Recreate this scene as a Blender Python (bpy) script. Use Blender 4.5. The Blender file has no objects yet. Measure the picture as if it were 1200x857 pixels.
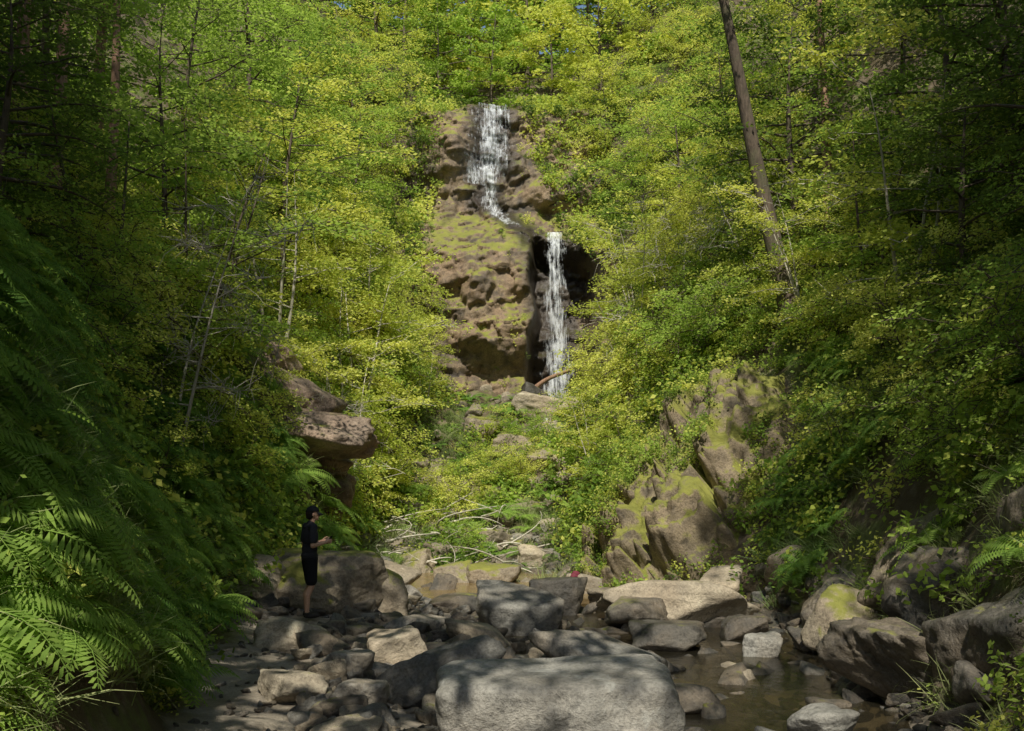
import bpy, math, numpy as np, random, time
from mathutils import Vector, Matrix, Euler
rng=np.random.default_rng(7); random.seed(7)
S=bpy.context.scene
S.view_settings.view_transform='Standard'; S.view_settings.look='None'; S.view_settings.exposure=0

# ------------------------------------------------------------ noise
def _h(x,y,z,s):
    h=(x*374761393+y*668265263+z*1274126177+s*974634777)&0xffffffff
    h=((h^(h>>13))*1274126177)&0xffffffff
    h=((h^(h>>16))*668265263)&0xffffffff
    return ((h^(h>>15))&0xffff)/65535.0
def vn(x,y,z,s=0):
    x,y,z=np.broadcast_arrays(np.asarray(x,float),np.asarray(y,float),np.asarray(z,float))
    xi=np.floor(x).astype(np.int64);yi=np.floor(y).astype(np.int64);zi=np.floor(z).astype(np.int64)
    fx=x-xi;fy=y-yi;fz=z-zi
    fx=fx*fx*(3-2*fx);fy=fy*fy*(3-2*fy);fz=fz*fz*(3-2*fz)
    def L(a,b,t): return a+(b-a)*t
    c=[[[_h(xi+i,yi+j,zi+k,s) for k in (0,1)] for j in (0,1)] for i in (0,1)]
    return L(L(L(c[0][0][0],c[1][0][0],fx),L(c[0][1][0],c[1][1][0],fx),fy),
             L(L(c[0][0][1],c[1][0][1],fx),L(c[0][1][1],c[1][1][1],fx),fy),fz)*2-1
def fbm(x,y,z,o=4,s=0):
    r=0;a=1;t=0
    for i in range(o):
        r=r+a*vn(x*2**i,y*2**i,z*2**i,s+i*17);t+=a;a*=.5
    return r/t
def ss(a,b,x):
    t=np.clip((x-a)/(b-a),0,1);return t*t*(3-2*t)
def cell(u,w,s):
    return _h(np.floor(u).astype(np.int64),np.floor(w).astype(np.int64),np.zeros(np.shape(u),dtype=np.int64),s)

# ------------------------------------------------------------ mesh helper
class MB:
    def __init__(s): s.V=[];s.F=[];s.M=[];s.n=0
    def add(s,V,F,m=0):
        V=np.asarray(V,float).reshape(-1,3);F=np.asarray(F,int)
        s.V.append(V);s.F.append(F+s.n);s.M.append(m);s.n+=len(V)
    def mesh(s,name,mats,smooth=True,smooth_mats=None):
        me=bpy.data.meshes.new(name)
        V=np.concatenate(s.V)
        me.vertices.add(len(V));me.vertices.foreach_set('co',V.astype(np.float32).ravel())
        li=np.concatenate([f.ravel() for f in s.F]).astype(np.int32)
        tot=np.concatenate([np.full(len(f),f.shape[1]) for f in s.F]).astype(np.int32)
        st=np.concatenate([[0],np.cumsum(tot)[:-1]]).astype(np.int32)
        mi=np.concatenate([np.full(len(f),m) for f,m in zip(s.F,s.M)]).astype(np.int32)
        me.loops.add(len(li));me.loops.foreach_set('vertex_index',li)
        me.polygons.add(len(tot));me.polygons.foreach_set('loop_start',st)
        me.polygons.foreach_set('material_index',mi)
        for m in mats: me.materials.append(m)
        me.update(calc_edges=True)
        sm=np.full(len(tot),smooth) if smooth_mats is None else np.isin(mi,smooth_mats)
        me.polygons.foreach_set('use_smooth',sm)
        return me
def link(name,me,loc=(0,0,0),rot=(0,0,0),sc=(1,1,1),parent=None):
    o=bpy.data.objects.new(name,me);o.location=loc;o.rotation_euler=rot
    o.scale=sc if hasattr(sc,'__len__') else (sc,)*3
    S.collection.objects.link(o)
    if parent: o.parent=parent
    return o
def tube(mb,P,R,k=6,m=0):
    P=np.asarray(P,float);n=len(P)
    T=np.gradient(P,axis=0);T/=np.linalg.norm(T,axis=1)[:,None]+1e-9
    ref=np.array([0,0,1.]) if abs(T[:,2]).mean()<.8 else np.array([1.,0,0])
    A=np.cross(T,ref);A/=np.linalg.norm(A,axis=1)[:,None]+1e-9
    B=np.cross(T,A)
    a=np.arange(k)*2*np.pi/k
    R=np.asarray(R,float)
    V=P[:,None,:]+R[:,None,None]*(np.cos(a)[None,:,None]*A[:,None,:]+np.sin(a)[None,:,None]*B[:,None,:])
    F=[]
    for i in range(n-1):
        for j in range(k):
            F.append((i*k+j,i*k+(j+1)%k,(i+1)*k+(j+1)%k,(i+1)*k+j))
    mb.add(V.reshape(-1,3),F,m)
def leaves(mb,C,L,m=1,up=.75,rg=rng,asp=.55):
    n=len(C)
    az=rg.uniform(0,2*np.pi,n);dr=rg.normal(-.15,.35,n)
    d=np.stack([np.cos(az)*np.cos(dr),np.sin(az)*np.cos(dr),np.sin(dr)],1)
    nn=rg.normal(0,1-up+.12,(n,3));nn[:,2]+=up
    s=np.cross(nn,d);s/=np.linalg.norm(s,axis=1)[:,None]+1e-9
    l=(L*rg.uniform(.65,1.3,n))[:,None]
    V=np.stack([C-d*l*.5,C+s*l*asp*.5-d*l*.05,C+d*l*.5,C-s*l*asp*.5-d*l*.05],1)
    mb.add(V.reshape(-1,3),np.arange(4*n).reshape(n,4),m)

# ------------------------------------------------------------ materials
def newmat(name):
    m=bpy.data.materials.new(name);m.use_nodes=True;nt=m.node_tree;nt.nodes.clear()
    out=nt.nodes.new('ShaderNodeOutputMaterial')
    return m,nt,out
def N(nt,t,**k):
    n=nt.nodes.new(t)
    for a,b in k.items(): setattr(n,a,b)
    return n
def ramp(nt,src,stops):
    r=N(nt,'ShaderNodeValToRGB');e=r.color_ramp.elements
    while len(e)<len(stops): e.new(.5)
    for i,(p,c) in enumerate(stops):
        e[i].position=p;e[i].color=(c,c,c,1) if not hasattr(c,'__len__') else (*c,1)
    nt.links.new(src,r.inputs[0]);return r.outputs[0]
def mix(nt,f,a,b,bt='MIX'):
    n=N(nt,'ShaderNodeMix',data_type='RGBA',blend_type=bt)
    for s,v in ((0,f),(6,a),(7,b)):
        if hasattr(v,'is_linked'): nt.links.new(v,n.inputs[s])
        elif s==0: n.inputs[0].default_value=v
        else: n.inputs[s].default_value=(*v,1) if hasattr(v,'__len__') else (v,v,v,1)
    return n.outputs[2]
def mth(nt,op,a,b=0.):
    n=N(nt,'ShaderNodeMath',operation=op)
    for i,v in ((0,a),(1,b)):
        if hasattr(v,'is_linked'): nt.links.new(v,n.inputs[i])
        else: n.inputs[i].default_value=v
    return n.outputs[0]
def noise(nt,vec,sc,det=6,rough=.6,dist=0):
    n=N(nt,'ShaderNodeTexNoise');n.inputs['Scale'].default_value=sc;n.inputs['Detail'].default_value=det
    n.inputs['Roughness'].default_value=rough;n.inputs['Distortion'].default_value=dist
    nt.links.new(vec,n.inputs['Vector']);return n.outputs['Fac']

def leafmat(name,a,b,tr,tw=.45):
    m,nt,out=newmat(name)
    g=N(nt,'ShaderNodeNewGeometry')
    pn=ramp(nt,noise(nt,g.outputs['Position'],.4,1,.5),[(.4,0),(.6,1)])
    f=mth(nt,'ADD',mth(nt,'MULTIPLY',g.outputs['Random Per Island'],.45),mth(nt,'MULTIPLY',pn,.55))
    d=N(nt,'ShaderNodeBsdfDiffuse');nt.links.new(mix(nt,f,a,b),d.inputs[0])
    t=N(nt,'ShaderNodeBsdfTranslucent');nt.links.new(mix(nt,f,tr,tuple(min(.95,c*1.6) for c in tr)),t.inputs[0])
    mx=N(nt,'ShaderNodeMixShader');mx.inputs[0].default_value=tw
    nt.links.new(d.outputs[0],mx.inputs[1]);nt.links.new(t.outputs[0],mx.inputs[2]);nt.links.new(mx.outputs[0],out.inputs[0])
    return m
LEAF=leafmat('leaf_green',(.1,.2,.035),(.42,.52,.11),(.38,.52,.08))
LEAFY=leafmat('leaf_yellow_green',(.28,.38,.055),(.74,.73,.2),(.62,.7,.1))
LEAFD=leafmat('leaf_dark',(.045,.09,.022),(.16,.22,.055),(.2,.28,.045),.4)
GRASS=leafmat('grass_blade',(.13,.2,.08),(.42,.44,.2),(.32,.42,.12),.35)
FERN=leafmat('fern_frond',(.1,.21,.045),(.3,.42,.09),(.34,.52,.08),.4)

def bark(name,a,b):
    m,nt,out=newmat(name);tc=N(nt,'ShaderNodeTexCoord')
    mp=N(nt,'ShaderNodeMapping');mp.inputs['Scale'].default_value=(6,6,1.2);nt.links.new(tc.outputs['Object'],mp.inputs[0])
    n1=noise(nt,mp.outputs[0],2.5,5,.7);n2=noise(nt,tc.outputs['Object'],1.5,3)
    c=mix(nt,ramp(nt,n1,[(.3,0),(.7,1)]),a,b)
    c=mix(nt,ramp(nt,n2,[(.5,0),(.7,.5)]),c,(.09,.11,.04))
    p=N(nt,'ShaderNodeBsdfPrincipled');p.inputs['Roughness'].default_value=.9;nt.links.new(c,p.inputs['Base Color'])
    bp=N(nt,'ShaderNodeBump');bp.inputs['Strength'].default_value=.8;bp.inputs['Distance'].default_value=.03
    nt.links.new(n1,bp.inputs['Height']);nt.links.new(bp.outputs[0],p.inputs['Normal']);nt.links.new(p.outputs[0],out.inputs[0])
    return m
BARK=bark('bark_brown',(.05,.037,.026),(.16,.12,.085))
BARKR=bark('bark_reddish',(.16,.085,.055),(.46,.28,.18))
BARKP=bark('bark_pale',(.3,.27,.21),(.68,.63,.52))

def rockmat(name,a,b,moss=.5,mosscol=((.08,.1,.016),(.34,.33,.055)),sc=1.,wet=0,world=False,warm=(.38,.29,.19),wamt=.4,wet_shade_zones=()):
    m,nt,out=newmat(name);tc=N(nt,'ShaderNodeTexCoord');oi=N(nt,'ShaderNodeObjectInfo');g=N(nt,'ShaderNodeNewGeometry')
    if world: vec=tc.outputs['Object']
    else:
        ad=N(nt,'ShaderNodeVectorMath',operation='ADD');nt.links.new(tc.outputs['Object'],ad.inputs[0])
        sc_=N(nt,'ShaderNodeVectorMath',operation='SCALE');sc_.inputs[0].default_value=(31,17,23);nt.links.new(oi.outputs['Random'],sc_.inputs['Scale'])
        nt.links.new(sc_.outputs[0],ad.inputs[1]);vec=ad.outputs[0]
    n1=noise(nt,vec,1.3*sc,8,.65,.4);n2=noise(nt,vec,24*sc,4,.75);n3=noise(nt,vec,3.1*sc,7,.68,.3);n4=noise(nt,vec,.8*sc,3)
    c=mix(nt,ramp(nt,n1,[(.35,0),(.65,1)]),a,b)
    c=mix(nt,ramp(nt,n4,[(.42,0),(.62,wamt)]),c,warm)
    c=mix(nt,ramp(nt,n2,[(.36,.5),(.55,0)]),c,tuple(x*.4 for x in a))
    c=mix(nt,ramp(nt,n3,[(.58,0),(.66,.35)]),c,tuple(min(.6,x*1.4) for x in b))
    c=mix(nt,ramp(nt,n3,[(.34,.7),(.44,0)]),c,tuple(x*.45 for x in a))
    v=mth(nt,'ADD',mth(nt,'MULTIPLY',oi.outputs['Random'],.6),.65)
    if not world:
        q=N(nt,'ShaderNodeVectorMath',operation='SCALE');nt.links.new(c,q.inputs[0]);nt.links.new(v,q.inputs['Scale']);c=q.outputs[0]
    sx=N(nt,'ShaderNodeSeparateXYZ');nt.links.new(g.outputs['Normal'],sx.inputs[0])
    mm=mth(nt,'ADD',mth(nt,'MULTIPLY',sx.outputs[2],.3),n1)
    mf=ramp(nt,mm,[(1.0-moss*.45,0),(1.1-moss*.45,.95)])
    mc=mix(nt,n3,mosscol[0],mosscol[1])
    c=mix(nt,mf,c,mc)
    p=N(nt,'ShaderNodeBsdfPrincipled')
    rgh=ramp(nt,n1,[(.3,.6-wet*.4),(.7,.95-wet*.3)])
    if wet_shade_zones:
        at=N(nt,'ShaderNodeAttribute',attribute_name='wet')
        c=mix(nt,mth(nt,'MULTIPLY',at.outputs['Fac'],.88),c,(.035,.028,.022))  # mask darkens the colour: wet rock, and the recess shade painted in
        rgh=mix(nt,at.outputs['Fac'],rgh,.35)
    nt.links.new(c,p.inputs['Base Color']);nt.links.new(rgh,p.inputs['Roughness'])
    hh=mth(nt,'ADD',mth(nt,'MULTIPLY',n2,.2),n3)
    bp=N(nt,'ShaderNodeBump');bp.inputs['Strength'].default_value=.85;bp.inputs['Distance'].default_value=.1/sc
    nt.links.new(hh,bp.inputs['Height']);nt.links.new(bp.outputs[0],p.inputs['Normal']);nt.links.new(p.outputs[0],out.inputs[0])
    return m
ROCKG=rockmat('rock_grey',(.14,.135,.118),(.34,.325,.285),.15)
ROCKB=rockmat('rock_pale',(.23,.22,.19),(.46,.44,.39),.05,wamt=.2)
ROCKW=rockmat('rock_wet_dark',(.055,.05,.042),(.15,.135,.11),.3,wet=.6)
ROCKM=rockmat('rock_mossy',(.15,.125,.09),(.38,.32,.23),.75)
ROCKT=rockmat('rock_tan',(.24,.2,.145),(.48,.41,.3),.3)
CLIFF=rockmat('cliff_rock',(.06,.047,.034),(.33,.245,.155),.74,sc=.8,world=True,warm=(.36,.24,.145),wamt=.55,wet_shade_zones=True)
WALL=rockmat('mossy_wall_rock',(.08,.064,.04),(.36,.29,.18),.98,sc=1.1,world=True,wamt=.5)

# ------------------------------------------------------------ terrain functions
YK=[-40,0,8,10,14,17,20,22,24,26,28,32,38,43,50,60,120,400]
XL=[-4,-3,-3.,-3.4,-4.3,-4.7,-4.5,-4.3,-4.2,-4.2,-4.3,-3.8,-3.0,-4.2,-5,-6,-8,-8]
XR=[4.5,3.8,4.0,4.4,5.0,5.4,5.1,3.4,2.4,2.,1.7,1.6,3.0,4.8,3.2,4,8,8]
def H(x,y,detail=True):
    x=np.asarray(x,float);y=np.asarray(y,float)
    xl=np.interp(y,YK,XL)+.35*vn(y*.6,3,0,5);xr=np.interp(y,YK,XR)+.35*vn(y*.6,9,0,6)
    zc=np.interp(y,[-60,-5,4,8.5,21,28.5,31,36,40,43,46,50,53,56,60,80,120,400],[3,1.0,.4,0,0,.0,.7,3.2,4.9,5.6,8.5,13,19,22,24.5,38,54,60])
    t=(x-xl)/(xr-xl)
    prof=np.interp(t,[0,.12,.25,.42,.75,.9,1],[.12,.02,-.08,-.42,-.55,-.5,-.1])
    prof2=np.interp(t,[0,.15,.5,.85,1],[.2,-.1,-.5,-.3,.1])
    k=ss(19,23,y);k2=1-ss(28,31,y)
    fl=(prof*(1-k)+prof2*k)*k2+ (1-k2)*(.35*np.abs(t-.5)*2)
    dl=np.clip(xl-x,0,None);dr=np.clip(x-xr,0,None)
    bl=2.1*np.minimum(dl,2.2)+1.05*np.clip(dl-2.2,0,14)+.45*np.clip(dl-16,0,40)
    sr=np.interp(y,[0,18,22,26,32,40],[1.9,1.9,1.2,1.15,1.5,1.9])
    br=sr*np.minimum(dr,3)+1.1*np.clip(dr-3,0,13)+.45*np.clip(dr-16,0,40)
    k3=np.interp(y,[50,70],[1,.35])
    b=(bl+br)*k3
    z=zc+fl+b
    d=dl+dr
    a=ss(0,2.5,d)
    z=z+a*(.9*fbm(x*.35,y*.35,0,4,3))+.10*fbm(x*1.5,y*1.5,0,3,8)
    z=z+ss(29,33,y)*(1-a)*.9*fbm(x*.8,y*.8,0,3,15)
    if detail: z=z+a*.25*fbm(x*1.8,y*1.8,z*1.2,3,11)
    box=(x>-.2)&(x<4.6)&(y>42.6)&(y<49.5)
    z=np.where(box,np.minimum(z,5.7+.3*fbm(x,y,0,3,77)),z)
    return z
def Hn(x,y):
    e=.25
    n=np.stack([-(H(x+e,y)-H(x-e,y))/(2*e),-(H(x,y+e)-H(x,y-e))/(2*e),np.ones_like(x)],1)
    return n/np.linalg.norm(n,axis=1)[:,None]
def spaced(a):
    out=[]
    for s,e,d in a: out+=list(np.arange(s,e,d))
    return np.array(out+[a[-1][1]])
def gridmesh(name,X,Y,Z,mats):
    ii=np.arange(X.size).reshape(X.shape);mb=MB()
    mb.add(np.stack([X,Y,Z],-1).reshape(-1,3),np.stack([ii[:-1,:-1],ii[:-1,1:],ii[1:,1:],ii[1:,:-1]],-1).reshape(-1,4))
    return mb.mesh(name,mats)
xs=spaced([(-250,-60,12),(-60,-20,1.2),(-20,-8,.4),(-8,8,.16),(8,20,.4),(20,60,1.2),(60,250,12)])
ys=spaced([(-60,-4,1.5),(-4,6,.4),(6,32,.16),(32,56,.3),(56,110,1.2),(110,400,14)])
X,Y=np.meshgrid(xs,ys);Z=H(X,Y)
def groundmat():
    m,nt,out=newmat('ground_soil_rock');tc=N(nt,'ShaderNodeTexCoord');g=N(nt,'ShaderNodeNewGeometry');v=tc.outputs['Object']
    n1=noise(nt,v,.9,7,.65,.5);n2=noise(nt,v,9,5,.75);n3=noise(nt,v,2.3,5,.6);n5=noise(nt,v,35,4,.7)
    sx=N(nt,'ShaderNodeSeparateXYZ');nt.links.new(g.outputs['Normal'],sx.inputs[0])
    sz=N(nt,'ShaderNodeSeparateXYZ');nt.links.new(v,sz.inputs[0])
    grav=mix(nt,n5,(.17,.145,.11),(.55,.47,.36))
    grav=mix(nt,ramp(nt,n3,[(.4,.5),(.6,0)]),grav,(.1,.08,.055))
    soil=mix(nt,n2,(.045,.034,.02),(.17,.125,.07))
    rock=mix(nt,ramp(nt,n1,[(.3,0),(.7,1)]),(.09,.072,.05),(.3,.235,.155))
    moss=mix(nt,n2,(.06,.085,.02),(.2,.24,.05))
    bank=mix(nt,ramp(nt,n3,[(.52,0),(.6,1)]),soil,rock)
    bank=mix(nt,ramp(nt,n1,[(.5,0),(.6,.9)]),bank,moss)
    f=ramp(nt,sx.outputs[2],[(.86,0),(.95,1)])
    lo=ramp(nt,mth(nt,'MULTIPLY',sz.outputs[2],.5),[(.3,1),(.7,0)])
    c=mix(nt,mth(nt,'MULTIPLY',f,lo),bank,grav)
    p=N(nt,'ShaderNodeBsdfPrincipled');p.inputs['Roughness'].default_value=.85;nt.links.new(c,p.inputs['Base Color'])
    bp=N(nt,'ShaderNodeBump');bp.inputs['Strength'].default_value=.9;bp.inputs['Distance'].default_value=.08
    nt.links.new(mth(nt,'ADD',n2,mth(nt,'MULTIPLY',n5,.3)),bp.inputs['Height']);nt.links.new(bp.outputs[0],p.inputs['Normal'])
    nt.links.new(p.outputs[0],out.inputs[0]);return m
link('ground',gridmesh('ground',X,Y,Z,[groundmat()]))

# mossy rock wall on the right of the pool
def WD(x,y):
    m=ss(1,.5,np.sqrt(((x-4.2)/2.9)**2+((y-24.2)/4.1)**2)+.2*fbm(x*.8,y*.8,0,3,46))
    u=x*.45+y*.55+1.1*fbm(x*.4,y*.4,0,4,41);w=x*.75-y*.3+1.3*fbm(x*.45,y*.45,4,4,42)
    fu=u-np.floor(u);fw=w-np.floor(w)
    st=(.3+.9*cell(u,w,4))*ss(0,.25,fu)*ss(0,.3,fw)*.75
    u2=x*.5+y*1.9+1.0*fbm(x*.9,y*.9,0,3,43);g2=u2-np.floor(u2)
    st=st+.3*g2*ss(1,.75,g2)
    u3=x*1.3-y*.8+1.0*fbm(x*1.1,y*1.1,0,3,48);w3=x*.7+y*1.6+fbm(x,y,0,3,49)
    st=st+.28*cell(u3,w3,12)*ss(0,.2,u3-np.floor(u3))*ss(0,.2,w3-np.floor(w3))
    st=st-.8*np.abs(fbm(x*.9,y*.9,0,6,45))+.15*fbm(x*5,y*5,0,3,47)
    return m,st
wx=np.arange(1.0,8.2,.045);wy=np.arange(19.6,29.2,.045);X,Y=np.meshgrid(wx,wy)
m_,st_=WD(X,Y);dd=-.4+m_*(.55+st_*1.25)
link('mossy_rock_wall',gridmesh('mossy_rock_wall',X-dd*.6,Y-dd*.45,H(X,Y)+dd*.7,[WALL]))

# ------------------------------------------------------------ cliff
def CY(x,z):
    b=np.interp(z,[2,5,7,12.6,13.6,15.2,16,18,20,22.3,22.9,24,28],[38,41.3,43,43.9,45.4,48.2,49.6,50.2,50.9,51.3,52.6,57,68])
    xr0=.75+.3*vn(z*.7,0,0,51);xr1=3.6+.4*vn(z*.7,5,0,52)
    rec=ss(xr0,xr0+.5,x)*(1-ss(xr1-.3,xr1+.3,x))*ss(5.0,6.0,z)*(1-ss(12.8,14.0,z+.4*(x-2)))
    b=b+4.3*rec
    b=b-1.5*np.exp(-((x+1.4)/1.8)**2-((z-9.6)/3.0)**2)
    b=b-.9*np.exp(-((x+2.9)/.9)**2-((z-19)/2.5)**2)+.6*np.exp(-((x+1.2)/.9)**2-((z-20)/3)**2)
    b=b-1.6*ss(3.8,5.6,x)*(1-ss(13,17,z))
    b=b+1.3*fbm(x*.3,z*.35,1,3,21)
    u=x*.75+.25*z+.8*fbm(x*.5,z*.5,0,4,31);w=z*.95-.3*x+.9*fbm(x*.5,z*.5,4,4,32)
    b=b+.6*(cell(u,w,4)-.5)*ss(0,.15,u-np.floor(u))*ss(0,.12,w-np.floor(w))
    u=x*2.1-.3*z+.5*fbm(x,z,0,3,33);w=z*2.6-.5*x+.6*fbm(x,z,3,3,34)
    b=b+.25*(cell(u,w,9)-.5)*ss(0,.2,w-np.floor(w))
    b=b-.55*np.abs(fbm(x*.9,z*1.1,2,6,22))
    return b
cx=np.arange(-9,10,.07);cz=np.arange(3,27,.07)
CX,CZ=np.meshgrid(cx,cz)
me=gridmesh('waterfall_cliff',CX,CY(CX,CZ),CZ,[CLIFF])
nz_=.5*fbm(CX*.9,CZ*.6,0,4,90)
wet_shade=np.maximum.reduce([ss(1.8,.9,np.abs(CX-2.1)+nz_)*ss(14.8,13.5,CZ),  # lower recess: wet rock plus its shade put into the colour
    ss(1.9,.7,np.abs(CX+1.0)+nz_)*ss(16.5,18.5,CZ),ss(1.3,.5,np.abs(CX-np.interp(CZ,[13.5,16.5],[1.2,-1.2]))+nz_)*ss(12,13.5,CZ)*ss(19,17,CZ),
    .75*ss(.05,.3,fbm(CX*.6,CZ*.25,3,4,91))])
at=me.attributes.new('wet','FLOAT','POINT');at.data.foreach_set('value',wet_shade.ravel().astype(np.float32))
link('waterfall_cliff',me)

# ------------------------------------------------------------ waterfall
def fallmat(name,dens):
    m,nt,out=newmat(name);tc=N(nt,'ShaderNodeTexCoord')
    mp=N(nt,'ShaderNodeMapping');mp.inputs['Scale'].default_value=(1,.3,.08);nt.links.new(tc.outputs['Object'],mp.inputs[0])
    n1=noise(nt,mp.outputs[0],10,6,.75,.2)
    mp2=N(nt,'ShaderNodeMapping');mp2.inputs['Scale'].default_value=(1,.3,.5);nt.links.new(tc.outputs['Object'],mp2.inputs[0])
    n2=noise(nt,mp2.outputs[0],2.2,6,.75,.5)
    uv=N(nt,'ShaderNodeAttribute',attribute_name='edge')
    s=mth(nt,'ADD',mth(nt,'MULTIPLY',n1,.6),mth(nt,'MULTIPLY',n2,.4))
    s=mth(nt,'ADD',s,mth(nt,'MULTIPLY',uv.outputs['Fac'],-.16))
    a=ramp(nt,s,[(dens,0),(dens+.2,.9)])
    d=N(nt,'ShaderNodeBsdfDiffuse');d.inputs[0].default_value=(.76,.79,.81,1)
    t=N(nt,'ShaderNodeBsdfTransparent');mx=N(nt,'ShaderNodeMixShader')
    nt.links.new(a,mx.inputs[0]);nt.links.new(t.outputs[0],mx.inputs[1]);nt.links.new(d.outputs[0],mx.inputs[2]);nt.links.new(mx.outputs[0],out.inputs[0])
    return m
FM=fallmat('falling_water_thin',.455);FM2=fallmat('falling_water_dense',.45)
wf=bpy.data.objects.new('waterfall',None);S.collection.objects.link(wf)
def ribbon(name,keys,off,mat,seed,wob=.12,yk=None):
    zs=np.arange(keys[0][0],keys[-1][0],-.08);k=np.array(keys)[::-1]
    xl=np.interp(zs,k[:,0],k[:,1])+wob*fbm(zs*1.2,seed,0,3);xr=np.interp(zs,k[:,0],k[:,2])+wob*fbm(zs*1.2,seed,7,3)
    u=np.linspace(0,1,30)
    XX=xl[:,None]+(xr-xl)[:,None]*u;ZZ=zs[:,None]+0*u
    if yk is None: Yc=np.minimum.reduce([CY(XX,ZZ),CY(XX,ZZ-.25)+.05,CY(XX,ZZ+.25)+.1,CY(XX+.15,ZZ)])-off
    else: Yc=np.interp(ZZ,[p[0] for p in yk],[p[1] for p in yk])+.25*fbm(XX*1.5,ZZ*.4,seed,3)
    me=gridmesh(name,XX,Yc,ZZ,[mat]);at=me.attributes.new('edge','FLOAT','POINT')
    e=np.abs(u-.5)*2;at.data.foreach_set('value',np.tile(e**3,len(zs)).astype(np.float32))
    link(name,me,parent=wf)
ribbon('upper_veil',[(22.7,-2.0,.3),(22,-2.4,.3),(20,-2.4,.2),(18.9,-2.8,.1),(17.6,-2.7,-.1)],.10,FM,1,.3)
ribbon('upper_core',[(22.8,-1.5,-.3),(21,-1.7,-.4),(19,-2.0,-.4),(17.6,-1.8,-.5),(16.4,-1.6,-.5),(15.3,-1.3,.0),(14.4,-.6,.7)],.18,FM2,2,.35)
yk=[(6,44.0),(8,44.5),(11,45.0),(13.2,45.6),(14.2,46.3)]
ribbon('lower_veil',[(14.2,1.6,2.5),(13,1.5,2.6),(10,1.4,2.6),(8.2,1.2,2.8),(6.0,.9,3.1)],.2,FM,3,.3,yk)
ribbon('lower_core',[(14.1,1.7,2.3),(10,1.7,2.3),(8,1.6,2.4),(6.0,1.4,2.6)],.35,FM2,4,.35,[(a,b-.25) for a,b in yk])
def flatribbon(name,pts,w,mat):
    P=np.array(pts,float);s=np.linspace(0,1,60);q=np.linspace(0,1,len(P))
    x=np.interp(s,q,P[:,0]);y=np.interp(s,q,P[:,1]);u=np.linspace(-.5,.5,7)
    XX=x[:,None]+u*w+.1*vn(s*12,0,0)[:,None];YY=y[:,None]+0*u
    link(name,gridmesh(name,XX,YY,H(XX,YY)+.07,[mat]),parent=wf)
flatribbon('runout',[(1.9,43.5,0),(1.8,40.5,0),(1.3,36,0)],.8,FM2)

# ------------------------------------------------------------ water
def watermat(name,tint,deep,amt):
    m,nt,out=newmat(name);tc=N(nt,'ShaderNodeTexCoord');n1=noise(nt,tc.outputs['Object'],7,4,.6,.3)
    bp=N(nt,'ShaderNodeBump');bp.inputs['Strength'].default_value=.35;bp.inputs['Distance'].default_value=.03;nt.links.new(n1,bp.inputs['Height'])
    fr=N(nt,'ShaderNodeFresnel');fr.inputs['IOR'].default_value=1.33;nt.links.new(bp.outputs[0],fr.inputs['Normal'])
    gl=N(nt,'ShaderNodeBsdfGlossy');gl.inputs['Roughness'].default_value=.04;nt.links.new(bp.outputs[0],gl.inputs['Normal'])
    tr=N(nt,'ShaderNodeBsdfTransparent');tr.inputs[0].default_value=(*tint,1)
    df=N(nt,'ShaderNodeBsdfDiffuse');df.inputs[0].default_value=(*deep,1)
    a=N(nt,'ShaderNodeMixShader');a.inputs[0].default_value=amt;nt.links.new(tr.outputs[0],a.inputs[1]);nt.links.new(df.outputs[0],a.inputs[2])
    b=N(nt,'ShaderNodeMixShader');nt.links.new(fr.outputs[0],b.inputs[0]);nt.links.new(a.outputs[0],b.inputs[1]);nt.links.new(gl.outputs[0],b.inputs[2])
    nt.links.new(b.outputs[0],out.inputs[0]);return m
def wsheet(name,y0,y1,z0,z1,mat):
    yy=np.arange(y0,y1,.2);u=np.linspace(0,1,40)
    xl=np.interp(yy,YK,XL)-.3;xr=np.interp(yy,YK,XR)+.6
    XX=xl[:,None]+(xr-xl)[:,None]*u;YY=yy[:,None]+0*u
    ZZ=np.interp(yy,[y0,y1],[z0,z1])[:,None]+.01*vn(XX*3,YY*3,0)
    link(name,gridmesh(name,XX,YY,ZZ,[mat]))
wsheet('stream_water',5,21.9,-.39,-.31,watermat('stream_water_mat',(.6,.55,.42),(.05,.045,.03),.3))
wsheet('pool_water',21.6,30.2,-.17,-.15,watermat('pool_water_mat',(.85,.7,.45),(.42,.3,.13),.5))

# ------------------------------------------------------------ rocks
import bmesh
def sphere(sub):
    bm=bmesh.new();bmesh.ops.create_icosphere(bm,subdivisions=sub,radius=1)
    V=np.array([v.co[:] for v in bm.verts]);F=np.array([[v.index for v in f.verts] for f in bm.faces]);bm.free();return V,F
SPH={k:sphere(k) for k in (3,4,5,6)}
def rockmesh(name,seed,mat,sub=5,p=9,npl=11,flat=0.,rough=.05,dims=(1,1,1),dmin=.6):
    r=np.random.default_rng(seed);V,F=SPH[sub]
    n=r.normal(0,1,(npl,3));n/=np.linalg.norm(n,axis=1)[:,None]
    d=r.uniform(dmin,1.05,npl)
    if flat>0: n=np.vstack([n,[r.normal(0,.06),r.normal(0,.06),1]]);d=np.append(d,1-flat)
    n=np.vstack([n,[[1,0,0],[-1,0,0],[0,1,0],[0,-1,0],[0,0,1],[0,0,-1]]]);d=np.append(d,[.95]*6)
    q=np.clip(V@n.T,0,None)/d
    rad=(q**p).sum(1)**(-1/p)
    P=V*rad[:,None]
    f=1+rough*2.4*fbm(P[:,0]*1.6+seed,P[:,1]*1.6,P[:,2]*1.6,3,seed)+rough*1.1*fbm(P[:,0]*5,P[:,1]*5+seed,P[:,2]*5,4,seed+3)
    P=P*f[:,None]*np.array(dims)
    mb=MB();mb.add(P,F);return mb.mesh(name,[mat])
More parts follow.
